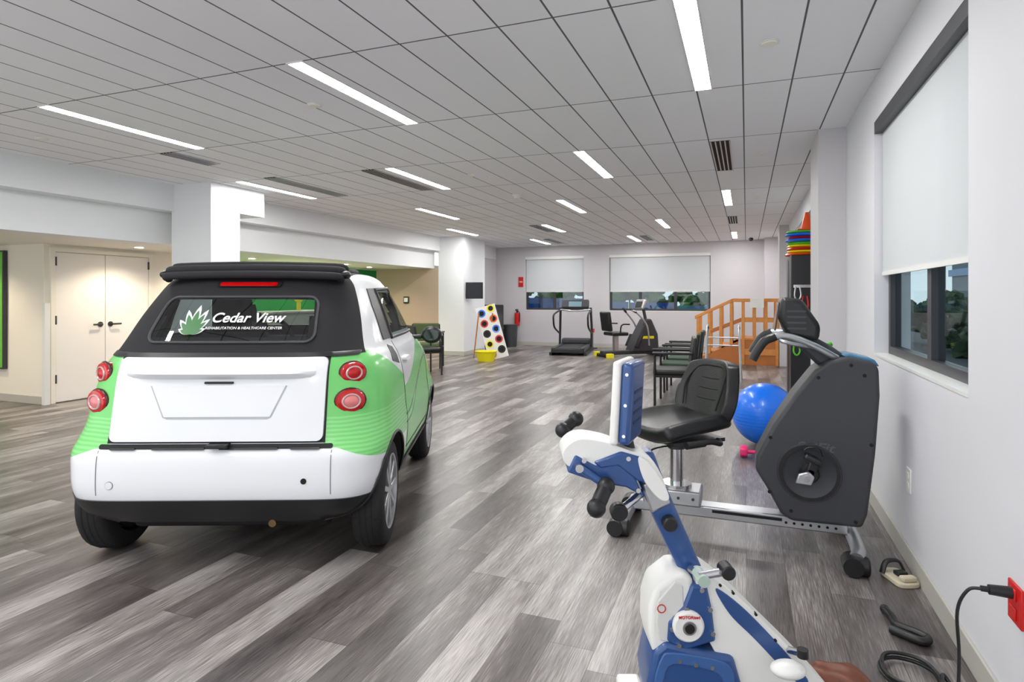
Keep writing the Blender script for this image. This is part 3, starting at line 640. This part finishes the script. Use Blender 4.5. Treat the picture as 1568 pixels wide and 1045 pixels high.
# ---------------------------------------------------------------- arm & leg trainer in foreground
ct,st=math.cos(math.radians(21.1)),math.sin(math.radians(21.1))
t=group('arm_leg_trainer',(-1.85*st,1.85*ct,0),math.radians(21.1))
def mkP(K): return lambda x,y: ((x-784)*K,1.35-(y-455)*K)
P=mkP(.00193); PL=mkP(.00190); PN=mkP(.00180)
def PP(*L,f=P): return [f(*p) for p in L]
prism('telescopic_column',PP((962,700),(1000,690),(1020,745),(1075,870),(1100,940),(1075,985),(1045,885),(1000,790),f=mkP(.00196)),-.035,.035,bluem,t,bevel=.012,seg=3)
prism('column_inner',PP((985,745),(1012,735),(1030,775),(1000,790)),-.040,.040,alum,t,bevel=.006)
prism('arm_unit_shell',smoothpoly(PP((862,690),(885,672),(925,676),(965,690),(995,700),(1018,742),(1012,762),(985,735),(945,728),(900,720),(868,712))),-.065,.065,whitep,t,bevel=.015,seg=3)
prism('arm_unit_blue',PP((872,712),(880,695),(912,712),(945,706),(968,722),(985,760),(958,745),(915,738),(868,722)),-.070,.070,bluem,t,bevel=.006)
prism('arm_unit_plate',PP((908,706),(950,690),(985,700),(1000,740),(975,735),(945,712),(918,716)),-.073,.073,bluem,t,bevel=.006)
prism('lower_arm_white',smoothpoly(PP((975,700),(990,705),(1012,735),(1022,760),(1008,762),(985,735))),-.078,.078,whitep,t,bevel=.004)
for pt in ((893,703),(960,700),(975,748)):
    x,z=P(*pt); cyl('bolt',(x,-.08,z),(x,.08,z),.007,chrome,t)
x,z=P(885,712)
cyl('arm_axle',(x,-.10,z),(x,.10,z),.012,chrome,t)
x2,z2=mkP(.00188)(928,745); cyl('arm_crank_near',(x,-.085,z),(x2,-.095,z2),.011,bluem,t)
g1=Vector((x2,-.10,z2)); g1b=g1+Vector((-.034,-.045,-.048)); tube('hand_grip_near',[g1,(g1+g1b)/2,g1b],.022,black,t); ball('grip_end',g1b,.027,black,t); ball('grip_end',g1,.026,black,t)
x3,z3=mkP(.0020)(866,670); cyl('arm_crank_far',(x,.09,z),(x3,.11,z3),.011,bluem,t)
g2=Vector((x3,.11,z3)); g2b=g2+Vector((.045,.03,.030)); tube('hand_grip_far',[g2,(g2+g2b)/2,g2b],.019,black,t); ball('grip_end',g2,.025,black,t); ball('grip_end',g2b,.025,black,t)
pn=bpy.data.objects.new('display_panel',None); COL.objects.link(pn); pn.parent=t; pn.location=(.348,0,1.035); pn.rotation_euler=(0,math.radians(3),math.radians(-24))
box('display_back',(0,-.085,-.118),(.035,.085,.122),bluem,pn,bevel=.012,seg=3); box('display_front',(-.026,-.09,-.122),(.0,.09,.126),whitep,pn,bevel=.01,seg=3); box('display_lcd',(-.029,-.07,-.04),(-.025,.07,.09),mat('screen_dark',rgb(20,30,40),.1),pn)
for i in range(3): cyl('panel_screw_%d'%i,(.018,-.089,-.09+.09*i),(.018,-.083,-.09+.09*i),.005,chrome,pn)
for i in range(4): box('panel_vent_%d'%i,(.033,-.05,-.06+.03*i),(.037,.05,-.052+.03*i),mat('blue_dark',rgb(24,44,80),.4),pn)
x,z=P(968,685); cyl('panel_neck',(x,0,z-.02),(x-.01,0,.93),.02,black,t)
for pt,r in (((948,785),.026),((1026,803),.022)):
    x,z=P(*pt); cyl('clamp_knob',(x,-.065,z),(x,-.03,z),r,black,t,bevel=.005)
x,z=P(948,785); x2,z2=P(995,760); cyl('knob_arm',(x,-.05,z),(x2,0,z2),.012,chrome,t)
cyl('clamp_knob_stem',(P(1026,803)[0],-.06,P(1026,803)[1]),(P(1026,803)[0],0,P(1026,803)[1]),.01,chrome,t)
# lower housing
prism('crank_cover_white',PP((1035,882),(1050,880),(1064,890),(1068,940),(1060,1010),(1003,1010),(995,975),(996,935),(1005,905),f=PL),-.07,.07,whitep,t,bevel=.02,seg=4)
prism('crank_cover_inner',PP((1035,893),(1048,900),(1050,960),(1040,990),(1012,985),(1006,960),(1008,925),f=PL),-.073,.073,mat('trainer_white2',rgb(215,215,212),.4),t,bevel=.004)
prism('fairing_white',smoothpoly(PP((1068,880),(1095,888),(1140,925),(1190,975),(1245,1030),(1300,1095),(1270,1120),(1180,1100),(1130,1050),(1090,990),(1075,930),f=PL)),-.068,.068,whitep,t,bevel=.02,seg=4)
prism('fairing_blue',smoothpoly(PP((1098,905),(1135,930),(1185,980),(1240,1045),(1225,1052),(1160,985),(1120,945),f=PL)),-.0715,.0715,bluem,t,bevel=.003)
prism('drive_plate',PP((1060,898),(1084,900),(1092,935),(1098,985),(1048,1000),(1022,985),(1024,955),(1048,930),f=PL),-.078,.078,bluem,t,bevel=.008)
x,z=mkP(.00188)(1057,965)
lathe('drive_disc',[(0,-.092),(.040,-.092),(.046,-.085),(.046,-.07)],whitep,t,'Y',(x,0,z)); cyl('axle_hole',(x,-.10,z),(x,-.09,z),.014,black,t); cyl('axle_rim',(x,-.097,z),(x,-.088,z),.020,chrome,t)
text('disc_lettering','MOTORized',.012,(x,-.0935,z+.03),(math.radians(90),0,0),redm,t)
for pt in ((1030,965),(1075,905),(1088,935),(1052,935),(1092,972),(1040,990)):
    a,c=PL(*pt); cyl('bolt',(a,-.084,c),(a,-.07,c),.007,chrome,t)
a,c=PL(1014,935); lathe('warning_ring',[(.010,-.0755),(.013,-.0755)],redm,t,'Y',(a,0,c))
for pt in ((1105,900),(1125,912),(1160,945),(1190,985)):
    a,c=PL(*pt); cyl('vent_dot',(a,-.074,c),(a,-.06,c),.004,blackm,t)
prism('base_housing',PP((1002,1000),(1020,985),(1080,1000),(1125,1008),(1140,1060),(1120,1120),(1000,1120),(992,1050),f=PL),-.082,.082,bluem,t,bevel=.015,seg=3)
prism('base_ring',smoothpoly(PP((1012,1010),(1030,1000),(1110,1015),(1125,1045),(1110,1050),(1095,1030),(1030,1018),(1015,1045),(1002,1045),f=PL)),-.086,.086,mat('blue_light',rgb(60,98,155),.3),t,bevel=.003)
for pt in ((1040,1012),(1065,1018),(1090,1022)):
    a,c=PL(*pt); cyl('base_bolt',(a,-.09,c),(a,-.08,c),.006,chrome,t)
prism('base_frame',[(.38,.02),(1.02,.02),(1.02,.07),(.38,.07)],-.06,.06,bluem,t,bevel=.01)
for x in (.40,1.0): box('base_cross_foot',(x-.04,-.26,0),(x+.04,.26,.045),whitep,t,bevel=.012)
a,c=PN(1100,892); cyl('pedal_bar',(a-.04,-.13,c-.005),(a+.03,-.13,c+.008),.012,chrome,t); a2,c2=PN(1120,884); cyl('pedal_knob',(a2,-.16,c2),(a2,-.11,c2),.02,black,t,bevel=.004); cyl('pedal_clamp',(a-.03,-.15,c-.012),(a-.03,-.09,c-.012),.017,mat('sage_plastic',rgb(170,190,180),.4),t)
cyl('pedal_link',(a-.03,-.12,c-.01),(a-.04,-.05,c-.02),.01,chrome,t)
a,c=PN(1216,1038); ball('foot_shell',(a,-.14,c),.045,whitep,t,sc=(1.1,.8,.5)); a,c=PN(1236,1010); cyl('foot_knob',(a,-.15,c-.01),(a,-.15,c+.012),.015,black,t); cyl('foot_link',(a,-.15,c),(a,-.02,c-.06),.01,chrome,t)
# ---------------------------------------------------------------- exercise ball etc
e=group('exercise_ball',(.155,6.0,.282)); ball('ball',(0,0,0),.28,lblue,e,seg=48)
for k in range(-3,4):
    r=math.sqrt(.28**2-(k*.03)**2); lathe('rib_%d'%k,[(r+.001,k*.03-.002),(r+.0025,k*.03),(r+.001,k*.03+.002)],lblue,e,'Z')
e=group('dumbbell',(.06,5.45,.055)); cyl('handle',(-.07,0,0),(.07,0,0),.016,pink,e)
for s in (-1,1): cyl('head',(s*.05,0,0),(s*.11,0,0),.054,pink,e,seg=6,bevel=.01)
e=group('storage_cabinet',(.60,7.5,0)); box('carcass',(-.155,-.35,0.03),(.15,.35,1.80),mat('cabinet_black',rgb(30,30,33),.4),e,bevel=.01); box('door_gap',(-.158,-.004,.08),(-.154,.004,1.76),blackm,e); box('plinth',(-.14,-.33,0),(.15,.33,.03),blackm,e)
for s in (-1,1): box('pull',(-.17,s*.04-.008,.9),(-.155,s*.04+.008,1.05),chrome,e)
box('hook_rail',(-.13,-.365,1.45),(.13,-.35,1.48),chrome,e)
for k,(mm,zz,xx) in enumerate(((redm,1.24,-.02),(alum,1.34,-.09),(greenp,.75,-.10))): tube('hanging_band_%d'%k,[(xx-.02,-.37,zz+.12),(xx-.03,-.38,zz+.02),(xx,-.385,zz-.02),(xx+.03,-.38,zz+.02),(xx+.02,-.37,zz+.12)],.009,mm,e)
e=group('stacked_balance_discs',(.59,7.4,1.80))
for i,(c,r) in enumerate((('o',.17),('y',.165),('r',.16),('y',.16),('g',.165),('b',.17),('r',.16),('b',.175),('g',.165))):
    mm={'b':lblue,'y':yellow,'r':redm,'g':greenp,'o':orange}[c]; lathe('disc_%d'%i,[(0,i*.031),(r*.9,i*.031),(r,i*.031+.012),(r*.9,i*.031+.028),(0,i*.031+.030)],mm,e,'Z',(random.uniform(-.035,.0),random.uniform(-.02,.02),0))
e=group('traffic_cone',(.62,7.4,2.082)); box('base',(-.10,-.10,0),(.10,.10,.012),orange,e,bevel=.004); cyl('body',(0,0,.012),(0,0,.20),.065,orange,e,r2=.018)
# ---------------------------------------------------------------- arm chairs
def chair(loc,rz,seatm=black,name='armchair'):
    e=group(name,loc,rz)  # faces -Y
    for sx in (-1,1):
        tube('front_leg',[(sx*.26,-.22,0),(sx*.26,-.22,.66)],.015,black,e,smooth=False)
        tube('back_leg',[(sx*.26,.24,0),(sx*.26,.22,.44),(sx*.25,.26,.84)],.015,black,e,smooth=False)
        box('arm_pad',(sx*.26-.03,-.25,.655),(sx*.26+.03,.22,.685),black,e,bevel=.01)
        box('side_rail',(sx*.26-.012,-.22,.38),(sx*.26+.012,.22,.41),black,e)
    box('seat',(-.25,-.24,.40),(.25,.22,.47),seatm,e,bevel=.025,seg=3)
    box('back',(-.25,.215,.52),(.25,.26,.86),seatm,e,bevel=.02,seg=3,rot=(math.radians(-8),0,0))
    return e
dgreen=mat('dark_green_fabric',rgb(50,70,52),.8,noise=.2,nscale=30)
chair((-.85,7.75,0),math.radians(-82)); chair((-.85,8.5,0),math.radians(-88),dgreen); chair((-.85,9.25,0),math.radians(-90),dgreen)
chair((-5.25,9.35,0),math.radians(140)); chair((-5.7,10.3,0),math.radians(200),teal)
e=group('walking_frame',(-.35,10.4,0))
for s in (-1,1):
    tube('side_tube',[(s*.27,-.28,0),(s*.25,-.2,.5),(s*.24,-.15,.84),(s*.24,.15,.84),(s*.26,.22,.4),(s*.28,.28,0)],.014,alum,e); tube('hand_grip',[(s*.24,-.1,.845),(s*.24,.12,.845)],.02,blackm,e,smooth=False); cyl('side_brace',(s*.26,-.24,.3),(s*.265,.24,.3),.01,alum,e)
cyl('front_brace',(-.255,.2,.55),(.255,.2,.55),.012,alum,e); cyl('front_brace',(-.25,.19,.68),(.25,.19,.68),.012,alum,e)
# ---------------------------------------------------------------- training stairs
wood2=mat('stair_side_wood',rgb(180,108,50),.5,noise=.2,nscale=7)
e=group('training_stairs',(-.18,13.3,0))
for i in range(4):
    box('tread_%d'%i,(-.75+i*.22,-.38,.13*(i+1)-.02),(-.50+i*.22,.38,.13*(i+1)),wood,e,bevel=.004); box('riser_%d'%i,(-.745+i*.22,-.38,.13*i),(-.73+i*.22,.38,.13*(i+1)-.02),wood,e)
box('platform',(.11,-.40,.50),(.75,.40,.54),wood,e,bevel=.004)
for y in (-.39,.37):
    prism('stringer',[(-.76,0),(.76,0),(.76,.50),(.10,.50),(-.76,.10)],y,y+.02,wood2,e)
    for x,z0,z1 in ((-.74,.05,.95),(-.52,.2,1.05),(-.30,.35,1.15),(-.10,.4,1.25),(.12,.0,1.28),(.33,.5,1.28),(.54,.5,1.28),(.74,.0,1.28)): box('baluster',(x-.03,y-.015,z0),(x+.03,y+.035,z1),wood,e,bevel=.004)
    prism('sloped_rail',[(-.80,.90),(-.08,1.25),(-.08,1.32),(-.80,.97)],y-.025,y+.045,wood,e,bevel=.006); box('top_rail',(-.08,y-.025,1.25),(.78,y+.045,1.32),wood,e,bevel=.006)
    prism('sloped_mid_rail',[(-.76,.50),(.10,.86),(.10,.92),(-.76,.56)],y-.005,y+.025,wood2,e); box('mid_rail',(.10,y-.005,.85),(.76,y+.025,.92),wood,e)
for k in range(4): box('end_slat_%d'%k,(.745,-.3+k*.18,.54),(.765,-.25+k*.18,1.27),wood,e)
box('cross_plank',(.15,-.41,.20),(.72,-.39,.32),wood,e,bevel=.003)
box('notice',(.25,-.45,1.14),(.50,-.44,1.32),whitep,e)
# ---------------------------------------------------------------- treadmill
e=group('treadmill',(-3.95,14.35,0),math.radians(8))
box('deck',(-.38,-.95,.06),(.38,.85,.16),black,e,bevel=.02); box('belt',(-.25,-.93,.16),(.25,.6,.168),mat('belt',rgb(45,45,48),.7),e)
for s in (-1,1):
    box('side_step',(s*.33-.05,-.93,.16),(s*.33+.05,.6,.175),bronze,e,bevel=.005)
    tube('upright',[(s*.40,.55,.1),(s*.40,.62,.6),(s*.38,.55,1.08)],.03,black,e,smooth=False)
    tube('handrail',[(s*.38,.55,1.02),(s*.40,.1,.98),(s*.41,-.35,.92),(s*.41,-.40,.80),(s*.41,-.25,.62),(s*.41,.45,.45)],.022,black,e)
    box('foot',(s*.40-.03,-.9,0),(s*.40+.03,.85,.07),black,e)
box('motor_cover',(-.36,.55,.16),(.36,.85,.30),charcoal,e,bevel=.04,seg=3); box('console',(-.34,.48,1.05),(.34,.60,1.28),charcoal,e,bevel=.03,seg=3,rot=(math.radians(-25),0,0)); box('console_screen',(-.16,.462,1.10),(.16,.474,1.24),mat('screen_pale',rgb(120,150,160),.3),e,rot=(math.radians(-25),0,0)); tube('console_crossbar',[(-.38,.5,1.03),(0,.35,1.0),(.38,.5,1.03)],.02,alum,e)
# ---------------------------------------------------------------- cross trainer
e=group('seated_stepper',(-2.45,13.9,0),math.radians(-50))
box('base_rail',(-.10,-.75,.05),(.10,.7,.14),bronze,e,bevel=.02)
for y in (-.7,.65): box('base_foot',(-.34,y-.05,0),(.34,y+.05,.07),black,e,bevel=.015)
box('yellow_cap_1',(-.36,-.77,.0),(-.24,-.63,.10),yellow,e,bevel=.01); box('yellow_cap_2',(.24,-.77,0),(.36,-.63,.10),yellow,e,bevel=.01)
prism('drive_housing',[(-.1,.1),(.65,.1),(.62,.5),(.45,.85),(.3,.85),(.1,.5)],-.15,.15,charcoal,e,axis='X',bevel=.04,seg=3)
box('seat_stem',(-.05,-.45,.12),(.05,-.35,.48),alum,e); box('seat',(-.22,-.60,.48),(.22,-.18,.56),vinylb,e,bevel=.03,seg=3); box('seat_back',(-.21,-.68,.58),(.21,-.60,1.02),vinylb,e,bevel=.03,seg=3,rot=(math.radians(8),0,0))
for s in (-1,1):
    tube('arm_lever',[(s*.2,.35,.25),(s*.26,.25,.7),(s*.24,.0,1.0),(s*.18,-.1,1.05)],.02,alum,e); tube('lever_grip',[(s*.24,.0,1.0),(s*.16,-.12,1.08)],.026,black,e,smooth=False)
    box('foot_plate',(s*.22-.06,.05,.2),(s*.22+.06,.10,.5),black,e,bevel=.01,rot=(math.radians(-25),0,0)); tube('seat_arm',[(s*.22,-.4,.5),(s*.28,-.4,.72),(s*.28,-.2,.74)],.016,black,e)
cyl('mast',(0,.38,.8),(0,.30,1.15),.035,charcoal,e); box('console',(-.18,.20,1.06),(.18,.28,1.30),alum,e,bevel=.03,seg=3,rot=(math.radians(-20),0,0)); box('console_screen',(-.12,.185,1.11),(.12,.197,1.25),black,e,rot=(math.radians(-20),0,0)); box('yellow_band',(-.155,.12,.40),(.155,.5,.46),yellow,e)
# ---------------------------------------------------------------- toss game board, basin, tv, cabinet, extinguisher
e=group('toss_game_board',(-4.98,12.15,0),math.radians(18))
board=bpy.data.objects.new('board',None); COL.objects.link(board); board.parent=e; board.rotation_euler=(math.radians(-6),math.radians(-16),0)
box('panel',(-.22,-.012,.02),(.22,.012,1.20),whitep,board,bevel=.004)
cols=[orange,yellow,black,redm,lblue]
k=0
for j in range(5):
    for i in (-1,1):
        zc=.14+j*.23+(.06 if i>0 else 0); lathe('ring_%d'%k,[(.055,-.016),(.085,-.016)],cols[(j+ (i>0)*2)%5] ,board,'Y',(i*.11,0,zc)); cyl('hole_%d'%k,(i*.11,-.015,zc),(i*.11,-.012,zc),.056,blackm,board); k+=1
for s in (-1,1): cyl('prop_leg',(-.30+s*.15,.02,1.0),(-.45+s*.15,.35,.0),.014,wood,e)
e=group('basin',(-5.12,11.75,0)); lathe('tub',[(0,.0),(.17,.0),(.22,.19),(.235,.20),(.235,.21),(.21,.205),(.15,.012),(0,.012)],yellow,e,'Z')
e=group('wall_television',(-5.85,12.75,1.50),math.radians(35)); box('screen_body',(-.20,-.03,-.19),(.20,.03,.19),black,e,bevel=.01); box('screen_face',(-.18,-.034,-.17),(.18,-.03,.17),mat('tv_screen',rgb(45,48,52),.15),e); cyl('bracket_arm',(0,.02,0),(-.10,.22,0),.02,black,e)
e=group('water_cooler',(-6.2,14.6,0)); box('body',(-.22,-.30,0),(.22,.30,1.15),black,e,bevel=.03,seg=3); box('front_recess',(.215,-.15,.55),(.224,.15,.9),charcoal,e); box('drip_tray',(.21,-.12,.52),(.30,.12,.55),charcoal,e)
e=group('waste_bin',(-6.0,15.4,0)); cyl('bin',(0,0,0),(0,0,.6),.18,charcoal,e,r2=.21)
e=group('fire_extinguisher',(-5.98,15.90,.55)); cyl('cylinder',(0,0,0),(0,0,.36),.075,redm,e,bevel=.02); cyl('neck',(0,0,.36),(0,0,.44),.025,black,e); box('handle',(-.02,-.1,.42),(.02,.04,.46),black,e); tube('hose',[(0,-.03,.42),(.09,-.05,.35),(.09,-.05,.1)],.012,black,e)
e=group('fire_alarm_sign',(-5.90,15.985,1.75)); box('plate',(-.07,-.005,-.12),(.07,.01,.16),redm,e); text('lettering','FIRE',.06,(0,-.007,.02),(math.radians(90),0,0),decal,e)
e=group('hand_sanitizer_station',(-3.75,15.6,0)); cyl('pole',(0,0,.02),(0,0,.45),.02,alum,e); box('head',(-.04,-.04,.42),(.04,.04,.52),redm,e,bevel=.01); cyl('foot',(0,0,0),(0,0,.02),.12,charcoal,e)
# ---------------------------------------------------------------- wall outlet, red outlet and cord, floor bits
e=group('wall_outlet',(XW,3.56,.43)); box('plate',(-.008,-.04,-.06),(0,.04,.06),whitep,e,bevel=.003)
for s in (-1,1): box('socket',(-.011,-.018,s*.025-.014),(-.007,.018,s*.025+.014),cream,e,bevel=.004)
e=group('red_wall_outlet',(XW,2.27,.42)); box('plate',(-.008,-.055,-.06),(0,.045,.06),redm,e,bevel=.003)
for s in (-1,1): box('socket',(-.013,-.022,s*.028-.018),(-.007,.022,s*.028+.018),redm,e,bevel=.004)
cyl('plug',(-.07,0,.03),(-.012,0,.03),.015,black,e,r2=.018); cyl('plug_tip',(-.09,0,.03),(-.07,0,.03),.009,black,e)
tube('power_cord',[(-.085,0,.03),(-.12,.01,.015),(-.145,.02,-.06),(-.14,.02,-.20),(-.15,.0,-.34),(-.17,-.05,-.412),(-.25,-.2,-.412)],.005,black,e)
e=group('foot_pedal',(.68,3.36,0),math.radians(25)); prism('sole',smoothpoly([(-.05,-.08),(.04,-.08),(.05,.0),(.04,.08),(-.04,.08),(-.055,.0)]),0,.025,mat('beige_rubber',rgb(205,195,170),.6),e,axis='Z',bevel=.006); tube('strap',[(-.06,.04,.02),(-.03,.05,.07),(.03,.05,.07),(.055,.04,.02)],.014,black,e,flat=.5); box('heel_block',(-.04,-.08,.025),(.03,-.045,.05),MATS['beige_rubber'],e,bevel=.008)
box('buckle',(-.02,-.02,.025),(.03,.02,.045),black,e,bevel=.005)
e=group('spare_handlebar',(.59,2.86,.018)); tube('bar',[(-.04,.13,0),(-.025,.06,0),(-.02,.0,0),(.03,-.03,0),(.07,-.07,.0),(.04,-.10,0),(-.05,-.04,0)],.016,black,e); ball('end',(-.04,.13,0.0),.018,black,e)
e=group('coiled_cable',(.54,2.50,.008))
tube('cable',[(.09*math.cos(a*.5)*(1+.05*math.sin(a*1.3)),.12*math.sin(a*.5)*(1+.08*math.cos(a)),.002+.0014*a) for a in range(0,26)]+[(.12,-.05,.004),(.14,-.2,.002)],.007,black,e,n=3)
bm=bmesh.new(); bmesh.ops.create_uvsphere(bm,u_segments=60,v_segments=30,radius=.1)
for v in bm.verts:
    n=math.sin(v.co.x*60)*.012+math.sin(v.co.y*75+v.co.x*40)*.012+math.sin(v.co.z*90+v.co.x*70)*.006; v.co=Vector((v.co.x*1.0,v.co.y*.8,v.co.z*.5))*(1+n*6)
    v.co.z=max(v.co.z,-.045)
e=group('leather_strap_bundle',(.30,2.32,.045)); finish('bundle',bm,mat('brown_leather',rgb(110,60,38),.5,noise=.3,nscale=30),e,smooth=True,angle=80)
# ---------------------------------------------------------------- world, camera
w=bpy.data.worlds.new('World'); S.world=w; w.use_nodes=True; bg=w.node_tree.nodes['Background']; bg.inputs['Color'].default_value=(.93,.96,1,1); bg.inputs['Strength'].default_value=1.55
cam=bpy.data.cameras.new('Camera'); co=bpy.data.objects.new('Camera',cam); COL.objects.link(co)
co.location=(0,0,1.35); co.rotation_euler=(math.radians(90),0,math.radians(21.1)); cam.sensor_width=36; cam.lens=930/1568*36; cam.shift_y=-67.5/1568; cam.clip_start=.05
S.camera=co
